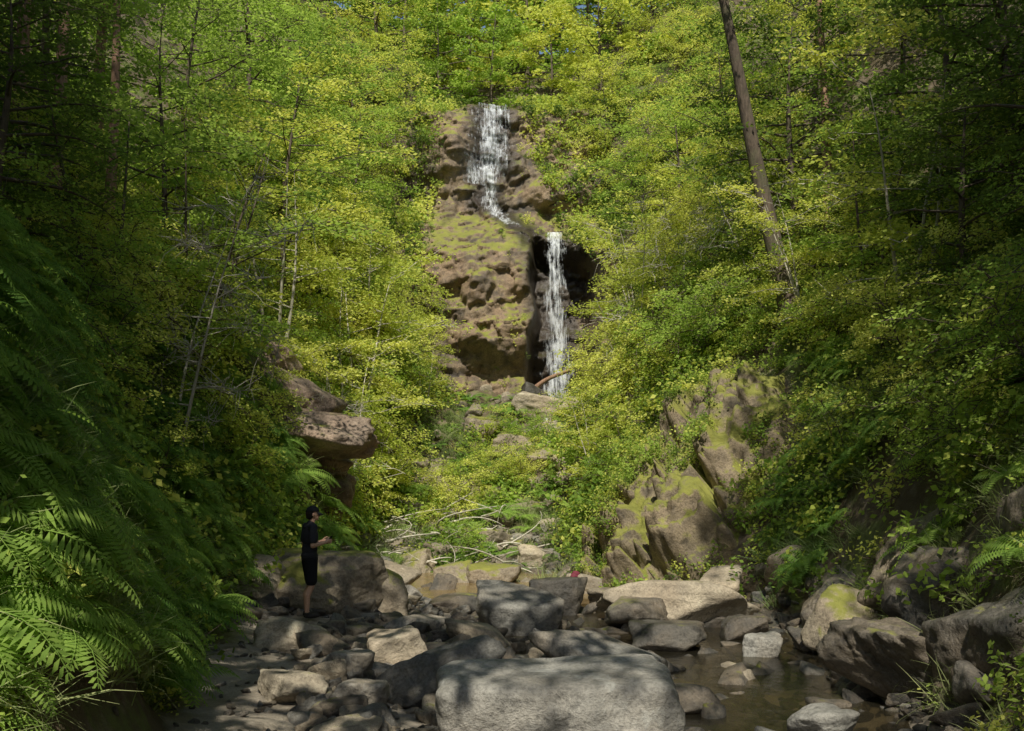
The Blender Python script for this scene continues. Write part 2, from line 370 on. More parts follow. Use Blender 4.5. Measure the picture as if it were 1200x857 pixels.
def boulder(x,y,dims,mat,seed,dz=0.,rot=0.,tilt=(0,0),flat=.15,name='boulder',sub=5,p=20,z=None,rough=.055,**k):
    me=rockmesh(name,seed,mat,sub,p=p,flat=flat,dims=dims,rough=rough,**k)
    zz=float(H(np.array([x]),np.array([y]))[0])+dims[2]*.55+dz if z is None else z
    return link(name,me,(x,y,zz),(tilt[0],tilt[1],rot))
B=boulder
B(.42,9.9,(1.15,.8,.6),ROCKB,131,z=-.04,rot=.03,flat=.08,sub=6,p=13,rough=.03,npl=4,dmin=.84)
B(-.75,11.6,(.78,.45,.42),ROCKG,102,z=.02,rot=.35,tilt=(0,-.32),sub=6)
B(-1.45,13.4,(.46,.42,.46),ROCKT,103,z=.0,rot=.2,flat=.1)
B(-3.05,14.3,(.55,.42,.28),ROCKT,104,rot=.1)
B(1.1,14.0,(.95,.6,.36),ROCKG,105,z=-.12,rot=-.5,tilt=(.1,.28))
B(.2,18.0,(.85,.7,.62),ROCKG,106,z=-.05,rot=.3,tilt=(0,.15),p=24)
B(.95,20.2,(.62,.5,.5),ROCKW,107,z=-.05)
B(3.2,19.2,(1.7,.8,.5),ROCKT,108,z=.0,rot=.1,tilt=(0,.05))
B(2.2,18.3,(.6,.6,.35),ROCKW,109,z=-.05,rot=.1)
B(-.45,25.2,(.72,.6,.42),ROCKM,110,z=.0)
B(-1.5,25.3,(.5,.5,.42),ROCKM,111,z=.0)
B(-3.0,22.0,(1.0,.75,.5),ROCKT,112,z=.15,rot=-.3,tilt=(0,.2))
B(-1.95,12.2,(.34,.3,.24),ROCKG,113);B(-2.3,10.7,(.42,.28,.2),ROCKT,114,flat=.1)
B(-1.6,10.7,(.32,.3,.24),ROCKG,115);B(3.2,10.6,(.38,.3,.22),ROCKB,116,z=-.25)
B(3.8,15.5,(.35,.3,.25),ROCKG,117,z=-.25);B(-.12,8.9,(.24,.2,.13),ROCKT,118,z=-.2);B(-.55,9.3,(.3,.2,.15),ROCKG,119)
B(4.9,10.6,(.4,.4,.35),ROCKG,120,z=0.1);B(5.35,15.6,(.75,.7,.62),ROCKM,121,z=.1,rot=.6,tilt=(0,.3))
B(-3.45,18.3,(1.25,.8,.72),ROCKM,122,z=.42,rot=.1,sub=6,p=12)
B(-2.55,18.9,(.7,.6,.6),ROCKM,123,z=.2)
B(-4.5,17.9,(.5,.6,.5),ROCKT,124,z=.55)
B(2.4,16.2,(.7,.5,.28),ROCKW,125,z=-.2);B(-.5,15.8,(.6,.45,.28),ROCKT,126,z=-.15,tilt=(0,.2));B(-1.6,16.5,(.55,.4,.28),ROCKG,127,z=-.1)
B(1.9,11.9,(.5,.4,.25),ROCKW,128,z=-.3);B(.1,12.9,(.45,.35,.25),ROCKG,129,z=-.15);B(-1.0,20.5,(.7,.4,.22),ROCKW,130,z=-.15)
B(-2.2,20.6,(.5,.35,.25),ROCKG,133,z=-.02);B(3.9,17.2,(.4,.35,.25),ROCKW,132,z=-.2)
for i,(x,y,dm,z,t) in enumerate([(4.9,12.0,(1.1,.7,.5),.0,.45),(5.9,13.4,(1.2,.9,.9),.55,.4),(5.4,10.6,(.9,.9,.8),.5,.35),(6.2,15.2,(1.1,1.,.9),.9,.3),(6.4,11.6,(1.0,1.1,1.),1.5,.3),(5.6,17.2,(.8,.8,.6),.2,.3)]):
    B(x,y,dm,ROCKW if i!=3 else ROCKM,180+i,z=z,rot=i*.8,tilt=(.1,t),name='bank_rock',sub=6,rough=.08)
for i,(x,y,dm) in enumerate([(2.6,21.6,(1.1,.7,.35)),(1.9,23.0,(.9,.6,.4)),(4.3,20.9,(1.,.6,.45)),(5.3,19.6,(.6,.5,.45))]):
    B(x,y,dm,ROCKT,140+i,dz=-.12,rot=i*.7,tilt=(0,.1),p=14)
for i,(x,y,s) in enumerate([(-1.8,29.5,.5),(-.4,30.3,.5),(.6,29.3,.5),(-2.8,28.4,.6),(.2,32,.6),(1.2,34.5,.7),(1.6,38.2,.8),(.2,36,.8),(2.6,39.5,.8),(1.0,42.2,.7),(3.3,42.0,.8),(.1,41.5,.7),(2.3,41.2,.6),(-1.2,37.5,.8),(.9,39.8,.8),(-.9,33.5,.7)]):
    B(x,y,(s*1.2,s,s*.7),[ROCKT,ROCKM][i%2] if y<41 else ROCKW,160+i,rot=i*.9,tilt=(.1,.2),dz=-.1)
oc=bpy.data.objects.new('rock_outcrop',None);S.collection.objects.link(oc)
OUT=rockmat('outcrop_rock',(.12,.085,.06),(.44,.34,.25),.45,warm=(.38,.25,.17),wamt=.5)
for i,(x,y,z,dm,rt,tl) in enumerate([(-5.05,24.2,3.45,(1.75,1.1,.6),-.25,.12),(-5.9,24.9,4.5,(1.8,1.2,.8),.2,.1),(-6.7,25.3,5.5,(1.5,1.2,.7),.1,.12),
      (-5.5,25.5,2.8,(1.5,1.0,.6),.1,.1),(-5.3,26.0,1.9,(1.3,1.1,.9),0,0),(-7.2,23.6,4.3,(1.3,1,1.3),.5,0)]):
    me=rockmesh('strata_block',200+i,OUT,5,p=16,npl=12,flat=.05,dims=dm,rough=.1)
    link('strata_block_%d'%i,me,(x,y,z),(0.05,tl,rt),parent=oc)
def scatter(name,pts,rot,scl,idx,objs,realize=False):
    col=bpy.data.collections.new(name+'_kinds')
    for o in objs: col.objects.link(o)
    me=bpy.data.meshes.new(name);n=len(pts);me.vertices.add(n);me.vertices.foreach_set('co',np.asarray(pts,np.float32).ravel())
    for nm,ty,k,d in (('rot','FLOAT_VECTOR','vector',rot),('scl','FLOAT_VECTOR','vector',scl),('idx','INT','value',idx)):
        a=me.attributes.new(nm,ty,'POINT');a.data.foreach_set(k,np.asarray(d,np.int32 if ty=='INT' else np.float32).ravel())
    o=link(name,me)
    ng=bpy.data.node_groups.new(name,'GeometryNodeTree')
    ng.interface.new_socket(name='Geometry',in_out='INPUT',socket_type='NodeSocketGeometry')
    ng.interface.new_socket(name='Geometry',in_out='OUTPUT',socket_type='NodeSocketGeometry')
    gi=ng.nodes.new('NodeGroupInput');go=ng.nodes.new('NodeGroupOutput')
    ip=ng.nodes.new('GeometryNodeInstanceOnPoints');ci=ng.nodes.new('GeometryNodeCollectionInfo')
    ci.inputs['Collection'].default_value=col;ci.inputs['Separate Children'].default_value=True;ci.inputs['Reset Children'].default_value=True
    def na(nm,ty):
        a=ng.nodes.new('GeometryNodeInputNamedAttribute');a.data_type=ty;a.inputs['Name'].default_value=nm
        return [s for s in a.outputs if s.enabled and s.name=='Attribute'][0]
    L=ng.links
    L.new(gi.outputs[0],ip.inputs['Points']);L.new(ci.outputs[0],ip.inputs['Instance'])
    ip.inputs['Pick Instance'].default_value=True
    L.new(na('idx','INT'),ip.inputs['Instance Index']);L.new(na('rot','FLOAT_VECTOR'),ip.inputs['Rotation']);L.new(na('scl','FLOAT_VECTOR'),ip.inputs['Scale'])
    if realize:
        rz=ng.nodes.new('GeometryNodeRealizeInstances');L.new(ip.outputs[0],rz.inputs[0]);L.new(rz.outputs[0],go.inputs[0])
    else: L.new(ip.outputs[0],go.inputs[0])
    m=o.modifiers.new('scatter','NODES');m.node_group=ng
    return o
def ob(name,me): return bpy.data.objects.new(name,me)
rk=[ob('river_stone_%d'%i,rockmesh('river_stone',300+i,[ROCKG,ROCKT,ROCKW,ROCKG,ROCKW][i%5],4,p=12+i,npl=8,dims=(1,.8,.6))) for i in range(10)]
n=6600
y=rng.uniform(7.5,31,n);xl=np.interp(y,YK,XL);xr=np.interp(y,YK,XR);x=xl+(xr-xl)*rng.uniform(-.02,1.04,n)
s=np.exp(rng.normal(-2.5,.6,n)).clip(.03,.36)
z=H(x,y)+s*.25
keep=((x+3.35)**2+(y-16.6)**2>.35)
keep&=~((x<xl+1.35)&(y<16)&(s>.06))
keep&=~((y>21.3)&(y<27.5)&(x>xl+1.2)&(x<xr-.6)&(rng.random(n)<.96))
x,y,z,s=x[keep],y[keep],z[keep],s[keep];n=len(x)
idx=rng.integers(0,10,n)
wetside=(x>1.0)&(rng.random(n)<.65);idx=np.where(wetside,np.array([2,4,7,9])[rng.integers(0,4,n)],idx)
rot=np.stack([rng.normal(0,.35,n),rng.normal(0,.35,n),rng.uniform(0,6.28,n)],1)
scatter('river_stones',np.stack([x,y,z],1),rot,np.stack([s*rng.uniform(.8,1.3,n),s*rng.uniform(.7,1.2,n),s*rng.uniform(.6,1.1,n)],1),idx,rk)
n=420;y=rng.uniform(29,43.5,n);xl=np.interp(y,YK,XL);xr=np.interp(y,YK,XR);x=xl+(xr-xl)*rng.uniform(0,1.1,n)
s=np.exp(rng.normal(-1.5,.5,n)).clip(.1,.6);rk2=[ob('scree_block_%d'%i,rockmesh('scree_block',330+i,[ROCKM,ROCKT][i%2],4,p=14,npl=9,dims=(1,.8,.6))) for i in range(4)]
scatter('scree',np.stack([x,y,H(x,y)],1),rng.uniform(-.5,6,(n,3))*[.1,.1,1],np.stack([s]*3,1),rng.integers(0,4,n),rk2)

# ------------------------------------------------------------ trees
def make_tree(name,seed,Ht,R,c0,nl,nsp,nlf,L,r0,lean=(0,0),mats=(BARK,LEAF),bare=False,wob=.25,sprR=(.45,.9),stems=1):
    r=np.random.default_rng(seed);mb=MB();C=[]
    for st in range(stems):
        t=np.linspace(0,1,12)
        la=r.uniform(0,6.28);ll=.25 if stems>1 else 0
        ph=r.uniform(0,9,2)
        P=np.stack([lean[0]*t**1.2*Ht+ll*Ht*math.cos(la)*t+wob*np.sin(t*4+ph[0])*t,lean[1]*t**1.2*Ht+ll*Ht*math.sin(la)*t+wob*np.sin(t*3.3+ph[1])*t,Ht*.93*t-.6*(1-t)],1)
        rr=r0*(1-t*.9)*(1+.5*np.exp(-t*18));tube(mb,P,rr,8,0)
        for i in range(nl//stems):
            u=c0+(1-c0)*((i+r.random())/(nl/stems));u=min(u,.99)
            k=(u-c0)/(1-c0)
            ln=R*(.35+.65*math.sin(math.pi*(.18+.75*(1-k)))**.8)*r.uniform(.55,1.2)
            az=i*2.4+r.uniform(-.5,.5)
            b=np.array([np.interp(u,t,P[:,j]) for j in range(3)])
            q=np.linspace(0,1,6);rise=r.uniform(.2,.7)*(.5+k)
            bend=r.normal(0,.25)
            A=az+bend*q
            Q=b+np.stack([np.cumsum(np.cos(A))/6*ln,np.cumsum(np.sin(A))/6*ln,ln*(rise*q-.35*q**2)],1);Q[0]=b
            rb=np.interp(u,t,rr)*.55
            tube(mb,Q,np.maximum(rb*(1-q*.9),.008),4,0)
            for j in range(nsp):
                w=.35+.65*(j+r.random())/nsp
                c=np.array([np.interp(w,q,Q[:,m]) for m in range(3)])
                off=r.normal(0,1,3)*np.array([.17,.17,.07])*ln*(.5+.5*w)
                e=c+off;e[2]+=.1
                tube(mb,np.array([c,e]),[.012,.005],3,0)
                if bare:
                    for _ in range(3):
                        e2=e+r.normal(0,.35,3);tube(mb,np.array([(c+e)/2,(e+e2)/2+r.normal(0,.05,3),e2]),[.01,.007,.004],3,0)
                    continue
                sr=r.uniform(*sprR);m=int(nlf*r.uniform(.5,1.5))
                a=r.uniform(0,6.28,m);rad=sr*r.random(m)**.6
                cc=e+np.stack([np.cos(a)*rad,np.sin(a)*rad,r.normal(0,.07,m)-.22*rad**2/sr],1)
                C.append(cc)
    if C: leaves(mb,np.concatenate(C),L,1,.62,r)
    return mb.mesh(name,list(mats),smooth_mats=[0])
T_big=[make_tree('broadleaf_tree',i+1,18,5.4,.4,28,6,36,.32,.32,mats=(BARK,LEAFD),wob=.6,sprR=(.6,1.15)) for i in range(2)]
T_mid=[make_tree('beech_tree',i+11,10,3.6,.22,30,6,46,.16,.15,mats=(BARK,[LEAF,LEAFY,LEAF][i]),wob=.4,sprR=(.45,.85)) for i in range(3)]
T_dark=[make_tree('yew_tree',i+21,9,3.2,.15,32,6,50,.14,.2,mats=(BARK,LEAFD),wob=.3,sprR=(.4,.8)) for i in range(2)]
T_haz=[make_tree('hazel_tree',i+31,6.0,2.6,.15,24,6,40,.125,.07,mats=([BARKP,BARK][i%2],[LEAFY,LEAF,LEAFY][i]),stems=3,sprR=(.35,.7)) for i in range(3)]
T_far=[make_tree('far_tree',i+41,11,3.8,.15,26,6,34,.28,.16,mats=(BARK,[LEAF,LEAFY][i%2])) for i in range(2)]
SHR=[make_tree('shrub',i+51,2.0,1.3,.08,18,5,24,.095,.03,mats=(BARK,[LEAFY,LEAF,LEAFY][i]),stems=2,sprR=(.22,.45)) for i in range(3)]
def hz(x,y): return float(H(np.array([x],float),np.array([y],float))[0])
def tree(me,x,y,s=1.,rz=None,dz=-.2,tilt=(0,0)):
    return link(me.name.split('.')[0],me,(x,y,hz(x,y)+dz),(tilt[0],tilt[1],random.uniform(0,6.28) if rz is None else rz),(s,s,s*random.uniform(.9,1.1)))
for x,y,s in [(-6.3,1,1.),(-8.2,6.5,.9),(-10.5,11.5,.85),(-12.5,6,1.),(7.6,1.5,1.),(9.6,8,.95),(11.3,13,.9),(13.3,8.5,1.),(.6,-5.5,.9),(-3.4,4.2,.95),(13.5,18,.9),(-9.5,2,1.),(8.3,5,.8),(11.,4,1.)]:
    tree(T_big[random.randint(0,1)],x,y,s)
hero=make_tree('oak_tree',77,15,4.,.68,22,8,36,.14,.3,lean=(-.25,-.05),mats=(BARK,LEAF),wob=.5)
tree(hero,7.7,26.5,1.,0)
tr2=make_tree('ash_tree',78,15,3.2,.65,20,7,36,.14,.17,lean=(.03,0),mats=(BARKR,LEAF),wob=.3)
tree(tr2,9.2,28.5,1.,0);tree(tr2,-8.4,20.0,.85,1.);tree(tr2,-9.2,19.4,.95,2.2);tree(tr2,-10.,19.6,1.,3.4);tree(tr2,-10.1,23.6,1.,4.4)
bare=make_tree('bare_birch',80,6.5,2.,.25,26,6,0,.1,.06,mats=(BARKP,LEAF),bare=True,stems=2,wob=.4)
tree(bare,3.8,32.5,1.,.5);tree(bare,-5.9,17.2,.75,1.5);tree(bare,7.4,29,.9,2.5);tree(bare,-4.8,25.3,.45,.5)
for me,x,y,s in [(T_haz[0],-4.7,28.3,.8),(T_haz[0],-5.0,31.5,1.),(T_haz[2],-4.9,35,1.0),(T_mid[1],-7.2,31,.9),(T_haz[0],-6.6,28,1.),(T_mid[0],-8.2,35,.9),
     (T_mid[0],-9.,25,.7),(T_haz[1],-6.5,20.5,.9),(T_haz[1],-7.3,17.5,.9),(T_dark[0],-9,16,.8),(T_mid[0],-6.8,42,.8),(T_mid[1],-7.8,47,.9),
     (T_haz[0],4.9,38,.8),(T_mid[1],7,41,.8),(T_haz[0],5.2,31.5,.7),(T_mid[2],7.6,33.5,.7),(T_mid[0],6.2,46,.8),(T_mid[1],4.9,51,.6),(T_haz[1],4.,48,.7),
     (T_haz[1],8.6,23.5,.8),(T_haz[0],8.4,20.6,.9),(T_dark[0],10,19,.9),(T_dark[1],9.2,15.5,.7),(T_mid[2],11,27,.9),(T_dark[0],8.3,12.6,.5),(T_haz[0],7.4,24.6,.65),(T_dark[1],8.2,17.6,.5),
     (T_haz[2],2.6,30.6,.5),(T_haz[2],-3.6,31.5,.5),(T_haz[2],-3.3,38,.5),(T_dark[0],-6.6,23.,.4),(T_dark[1],-7.5,14,.55)]:
    tree(me,x,y,s)
pl=[]
for x,y,s in [(-4.5,58,.8),(-1.2,59,.8),(2.4,58,.8),(-3,65,1.2),(1,67,1.3),(5,63,1.),(-7,62,1.),(-1.2,73,1.6),(4,76,1.7),(-6,76,1.7),(8,70,1.5),(2,82,2.),(-11,68,1.4),(12,66,1.4)]:
    tree(random.choice(T_far),x,y,s);pl.append((x,y))
def ok(x,y,d):
    for a,b in pl:
        if (a-x)**2+(b-y)**2<d*d: return False
    return True
cnt=0
for _ in range(6000):
    y=random.uniform(12,84);x=random.uniform(-28,28)
    xl=np.interp(y,YK,XL);xr=np.interp(y,YK,XR)
    if y<53:
        if x>xl-6 and x<xr+6.5: continue
        if x<xl-17 or x>xr+17: continue
        if abs(x)<8: continue
    elif y<55 and -4<x<2: continue
    if y>70 and abs(x)>14: continue
    if abs(x)>7+y*.5: continue
    if not ok(x,y,4.2 if y<70 else 5): continue
    pl.append((x,y))
    if y>50: me=random.choice(T_far+T_mid[:2]);s=random.uniform(.75,1.1)*(1.35 if y>68 else 1)
    else:
        me=random.choice(T_mid+T_dark+T_mid[:1]) ;s=random.uniform(.75,1.05)
        if x>6 and y<32: me=random.choice(T_dark+[T_mid[0]])
    tree(me,x,y,s);cnt+=1

# ------------------------------------------------------------ undergrowth kinds
def clump(seed,mat,L,n=84,R=.5,Hh=.55):
    r=np.random.default_rng(seed);mb=MB();C=[]
    for k in range(6):
        az=r.uniform(0,6.28);le=r.uniform(.3,1)*R
        e=np.array([math.cos(az)*le,math.sin(az)*le,r.uniform(.2,1)*Hh])
        tube(mb,np.array([[0,0,-.05],e]),[.007,.003],3,0)
        m=n//6;w=r.uniform(.45,1.1,m)[:,None]
        C.append(e*w+r.normal(0,.08,(m,3)))
    leaves(mb,np.concatenate(C),L,1,.55,r,.6);return mb.mesh('leafy_clump',[BARK,mat],smooth_mats=[0])
def fernmesh(seed):
    r=np.random.default_rng(seed);mb=MB()
    for k in range(10):
        az=k*2*math.pi/10+r.normal(0,.2);ln=r.uniform(.65,1.0);q=np.linspace(0,1,7);arch=r.uniform(.5,.9)
        rad=ln*(q*.85);zz=ln*(arch*q*1.3-1.05*arch*q**2)
        P=np.stack([np.cos(az)*rad,np.sin(az)*rad,zz],1);tube(mb,P,.006*(1-q*.8),3,0)
        V=[];F=[];sd=np.array([-math.sin(az),math.cos(az),0])
        for i in range(2,22):
            t=i/22;c=np.array([np.interp(t,q,P[:,j]) for j in range(3)]);c2=np.array([np.interp(min(1,t+.05),q,P[:,j]) for j in range(3)])
            fw=(c2-c);w=ln*.2*math.sin(math.pi*(.12+.86*t))**.9
            for sg in (1,-1):
                tip=c+sd*sg*w+fw*.9+[0,0,-w*.25];mid=(c+tip)/2
                b=len(V);V+=[c,mid-fw*.38,tip,mid+fw*.42];F.append((b,b+1,b+2,b+3))
        mb.add(V,F,1)
    return mb.mesh('fern',[FERN,FERN],smooth=False)
def grassmesh(seed,hang=1.,nb=45,ln0=.55):
    r=np.random.default_rng(seed);V=[];F=[]
    for k in range(nb):
        az=r.uniform(0,6.28);ln=ln0*r.uniform(.5,1.2);b0=np.array([r.normal(0,.08),r.normal(0,.08),0])
        out=r.uniform(.2,1)*hang;w=r.uniform(.005,.011)
        sd=np.array([-math.sin(az),math.cos(az),0])*w;d=np.array([math.cos(az),math.sin(az),0])
        n0=len(V)
        for i,t in enumerate((0,.35,.7,1)):
            p=b0+d*out*ln*t**1.3+np.array([0,0,ln*(t*1.0-.75*out*t*t)]);ww=(1-t)*.9+.1
            V+=[p-sd*ww,p+sd*ww]
            if i: F.append((n0+2*i-2,n0+2*i-1,n0+2*i+1,n0+2*i))
    mb=MB();mb.add(V,F);return mb.mesh('grass_tuft',[GRASS],smooth=False)
def place(n,y0,y1,dmin,dmax,side,sc,kinds,upw=.5,reject=None,pw=1.,off=0.):
    y=rng.uniform(y0,y1,n);xl=np.interp(y,YK,XL);xr=np.interp(y,YK,XR);d=dmin+(dmax-dmin)*rng.random(n)**pw
    sd=np.where(rng.random(n)<.5,-1,1) if side==0 else np.full(n,side)
    x=np.where(sd<0,xl-d,xr+d)
    k=np.ones(n,bool)
    if reject is not None: k&=~reject(x,y)
    k&=(x**2+y**2>9)
    x,y=x[k],y[k];n=len(x);z=H(x,y)+off
    nn=Hn(x,y)*(1-upw);nn[:,2]+=upw;nn/=np.linalg.norm(nn,axis=1)[:,None]
    rot=np.zeros((n,3))
    for i in range(n):
        q=Vector(nn[i]).to_track_quat('Z','Y')@Euler((0,0,random.uniform(0,6.28))).to_quaternion()
        rot[i]=q.to_euler()[:]
    s=rng.uniform(*sc,n)
    return np.stack([x,y,z],1),rot,np.stack([s]*3,1),rng.integers(0,kinds,n)
def cat(*a): return [np.concatenate([q[i] for q in a]) for i in range(4)]
def inbed(x,y): return ((x-4.2)/2.9)**2+((y-24.2)/4.0)**2<1
def rj(x,y):
    out=((x+5.6)/1.7)**2+((y-24.6)/1.9)**2<1
    rb=(x>0)&(x-np.interp(y,YK,XR)<1.5)&(y<18.5)&(y>8)
    return inbed(x,y)|(out&(rng.random(len(x))<.75))|(rb&(rng.random(len(x))<.85))
def rjn(x,y): return rj(x,y)|(fbm(x*.45,y*.3,0,3,88)<-.02)
CL=[ob('leafy_clump_%d'%i,clump(60+i,[LEAF,LEAFY,LEAF,LEAFD][i],[.08,.09,.11,.075][i])) for i in range(4)]
A0=place(1500,5,12,.1,4,0,(.4,.8),4,.45,rj,1.2)
A=place(2800,12,30,.1,8,0,(.7,1.5),4,.45,rj,1.2)
Bq=place(2200,28,54,.0,8,0,(1.1,2.1),4,.5,rj,1.2)
C_=place(650,28.5,42,-4.5,0,1,(.5,1.6),4,.6,rjn)
n=2600;x=rng.uniform(1.2,7.4,n);y=rng.uniform(20.2,28.8,n);mm_,st_=WD(x,y);g=fbm(x*.8,y*.8,0,3,93)
k=inbed(x,y)&((g>.03)|(mm_<.45));x,y=x[k],y[k];m_,st_=WD(x,y);dd=-.4+m_*(.55+st_*1.25);n=len(x);s=rng.uniform(.3,.95,n)
D_=(np.stack([x-dd*.6,y-dd*.45,H(x,y)+dd*.7],1),np.stack([rng.normal(.3,.2,n),rng.normal(-.4,.2,n),rng.uniform(0,6,n)],1),np.stack([s]*3,1),rng.integers(0,4,n))
scatter('undergrowth',*cat(A0,A,Bq,C_,D_),CL,realize=True)
SO=[ob('shrub_%d'%i,SHR[i]) for i in range(3)]
scatter('shrubs',*cat(place(220,11,30,.9,9,0,(.45,.85),3,.6,rj),place(260,28,54,.5,8,0,(.6,1.2),3,.6,rj),place(40,29,42,-4.6,-.2,1,(.3,.75),3,.6,rjn)),SO)
FO=[ob('fern_%d'%i,fernmesh(70+i)) for i in range(3)]
scatter('ferns',*cat(place(260,5.5,11,.1,3.2,-1,(.7,1.25),3,.45,rj,off=.12),place(380,11,27,.0,4.5,-1,(.8,1.5),3,.45,rj,off=.25),place(220,9,27,.2,5,1,(.7,1.25),3,.45,rj,off=.15),place(260,28,42,-4,2,0,(.7,1.3),3,.6)),FO,realize=True)
GO=[ob('grass_tuft_%d'%i,grassmesh(75+i,[.8,1.3,1.1][i],45,[.5,.7,.6][i])) for i in range(3)]
scatter('grass',*cat(place(2600,4.5,19,.05,3.6,-1,(.6,1.2),3,.35),place(900,8,22,.1,4,1,(.6,1.2),3,.3,rj),place(900,19,42,-1.6,3,0,(.7,1.3),3,.4,rj)),GO,realize=True)
n=1500;x=rng.uniform(-9,9,n);z=rng.uniform(5,25.5,n)
nz=.7*fbm(z*.8,3,0,3,66)
edgeL=np.interp(z,[5,9,13,16,20,23],[-2.5,-3.6,-3.7,-3.9,-3.6,-2.6])+nz;edgeR=np.interp(z,[5,7,12,14,16,20,23],[4.0,4.1,4.1,2.8,1.8,1.1,.8])+nz
side=(x<edgeL)|(x>edgeR)
k=side|((rng.random(n)<.6)&(fbm(x*.7,z*.7,0,2,67)>-.05)&(~((x>-2.8)&(x<.4)&(z>14)))&(~((x>.6)&(x<3.8)&(z<14))))
s=rng.uniform(.7,1.8,n)*np.where(side,1,.42)
x,z,s=x[k],z[k],s[k];n=len(x)
scatter('cliff_plants',np.stack([x,CY(x,z)+.05,z],1),np.stack([np.full(n,.6),rng.normal(0,.2,n),rng.uniform(-.5,.5,n)],1),np.stack([s]*3,1),rng.integers(0,4,n),
  [ob('cliff_clump_%d'%i,clump(90+i,[LEAF,LEAFY,LEAFY,LEAFD][i],.11)) for i in range(4)],realize=True)

# ------------------------------------------------------------ driftwood
mb=MB();r=np.random.default_rng(5)
for i in range(90):
    x=r.uniform(-3.9,.2);y=r.uniform(27.6,31.5);ln=r.uniform(.8,2.4);az=r.normal(.3,.6)+(math.pi if r.random()<.4 else 0)
    q=np.linspace(0,1,8);z0=hz(x,y)+r.uniform(.0,.5)
    P=np.stack([x+np.cos(az+q*r.normal(0,.7))*ln*q,y+np.sin(az)*ln*q*.6,z0+ln*r.uniform(.0,.6)*q-ln*.45*q**2*r.uniform(0,1.4)],1)
    P[:,2]=np.maximum(P[:,2],H(P[:,0],P[:,1])+.03)
    tube(mb,P,r.uniform(.012,.045)*(1-q*.75),5,0)
link('driftwood_pile',mb.mesh('driftwood_pile',[BARKP]))
mb=MB();q=np.linspace(0,1,8)
tube(mb,np.stack([.8+1.9*q,42.2-.6*q,6.2+1.1*q+.1*np.sin(q*5)],1),.11*(1-.4*q),7,0)
link('fallen_log',mb.mesh('fallen_log',[BARKR]))

# ------------------------------------------------------------ man
def plain(name,c,rough=.8,spec=.3,ns=40):
    m,nt,out=newmat(name);tc=N(nt,'ShaderNodeTexCoord');n1=noise(nt,tc.outputs['Object'],ns,3)
    p=N(nt,'ShaderNodeBsdfPrincipled');nt.links.new(mix(nt,n1,tuple(x*.75 for x in c),tuple(min(1,x*1.2) for x in c)),p.inputs['Base Color'])
    p.inputs['Roughness'].default_value=rough;p.inputs['Specular IOR Level'].default_value=spec;nt.links.new(p.outputs[0],out.inputs[0]);return m
SKIN=plain('skin',(.6,.36,.25),.55);SHIRT=plain('tshirt_charcoal',(.035,.035,.043),.9,.2,14);SHORT=plain('shorts_black',(.014,.014,.017),.85,.2,14)
HAIR=plain('hair_dark',(.02,.014,.01));CAP=plain('cap_black',(.02,.02,.024));SHOE=plain('shoe',(.04,.035,.03));PHONE=plain('phone_black',(.01,.01,.012),.2,.6)
V3,F3=SPH[3]
def ell(mb,c,rd,m=0): mb.add(V3*np.array(rd)+np.array(c),F3,m)
def seg(mb,a,b,ra,rb,m=0):
    a=np.array(a,float);b=np.array(b,float)
    for t in np.linspace(0,1,max(3,int(np.linalg.norm(b-a)/(.35*min(ra,rb)))+2)):
        ell(mb,a+(b-a)*t,[ra+(rb-ra)*t]*3,m)
man=bpy.data.objects.new('man',None);S.collection.objects.link(man)
mx_,my_=-3.32,16.6
man.location=(mx_,my_,hz(mx_,my_)+.0);man.rotation_euler=(0,0,math.radians(28))
def vox(name,mb,mat,vs,sm=4):
    o=link(name,mb.mesh(name,[mat]),parent=man)
    m=o.modifiers.new('r','REMESH');m.mode='VOXEL';m.voxel_size=vs;m.use_smooth_shade=True
    m=o.modifiers.new('s','SMOOTH');m.factor=.5;m.iterations=sm;return o
b=MB()
for s in (1,-1):
    ox=.03*s
    hip=(-.0,.095*s,.93);kn=(.03+ox,.11*s,.5);an=(-.03+ox,.12*s,.1)
    seg(b,hip,kn,.085,.058);seg(b,kn,(-.035+ox,.118*s,.36),.055,.058);seg(b,(-.035+ox,.118*s,.36),an,.056,.036)
    seg(b,an,(.0+ox,.125*s,.06),.04,.04)
    sh=(-.01,.19*s,1.45);el=(-.03,.25*s,1.16);wr=(.2,.14*s,1.2)
    seg(b,(0,.1*s,1.46),sh,.06,.058);seg(b,sh,el,.052,.04);seg(b,el,wr,.04,.026)
ell(b,(0,0,.97),(.11,.165,.13));ell(b,(-.005,0,1.12),(.1,.14,.14));ell(b,(-.005,0,1.3),(.115,.165,.17));ell(b,(-.01,0,1.42),(.09,.16,.08))
seg(b,(-.01,0,1.46),(.035,0,1.58),.058,.052)
vox('body',b,SKIN,.011)
hd=MB();ell(hd,(.035,0,1.675),(.098,.078,.105));ell(hd,(.075,0,1.615),(.06,.055,.058));ell(hd,(.105,0,1.585),(.03,.035,.025))
seg(hd,(.125,0,1.665),(.15,0,1.635),.011,.016)
for s in (1,-1): ell(hd,(.02,.08*s,1.655),(.02,.012,.032));ell(hd,(.118,.03*s,1.69),(.02,.02,.01))
ell(hd,(.128,0,1.603),(.012,.026,.006));vox('head',hd,SKIN,.006,3)
ey=MB()
for s in (1,-1): ell(ey,(.122,.032*s,1.668),(.012,.014,.009))
link('eyes',ey.mesh('eyes',[plain('eye_dark',(.05,.04,.035),.2)]),parent=man)
hr=MB();ell(hr,(.005,0,1.675),(.092,.084,.095));ell(hr,(-.02,0,1.62),(.06,.068,.05))
vox('hair',hr,HAIR,.008,2)
cp=MB();k=V3[:,2]>-.15;idx=-np.ones(len(V3),int);idx[k]=np.arange(k.sum())
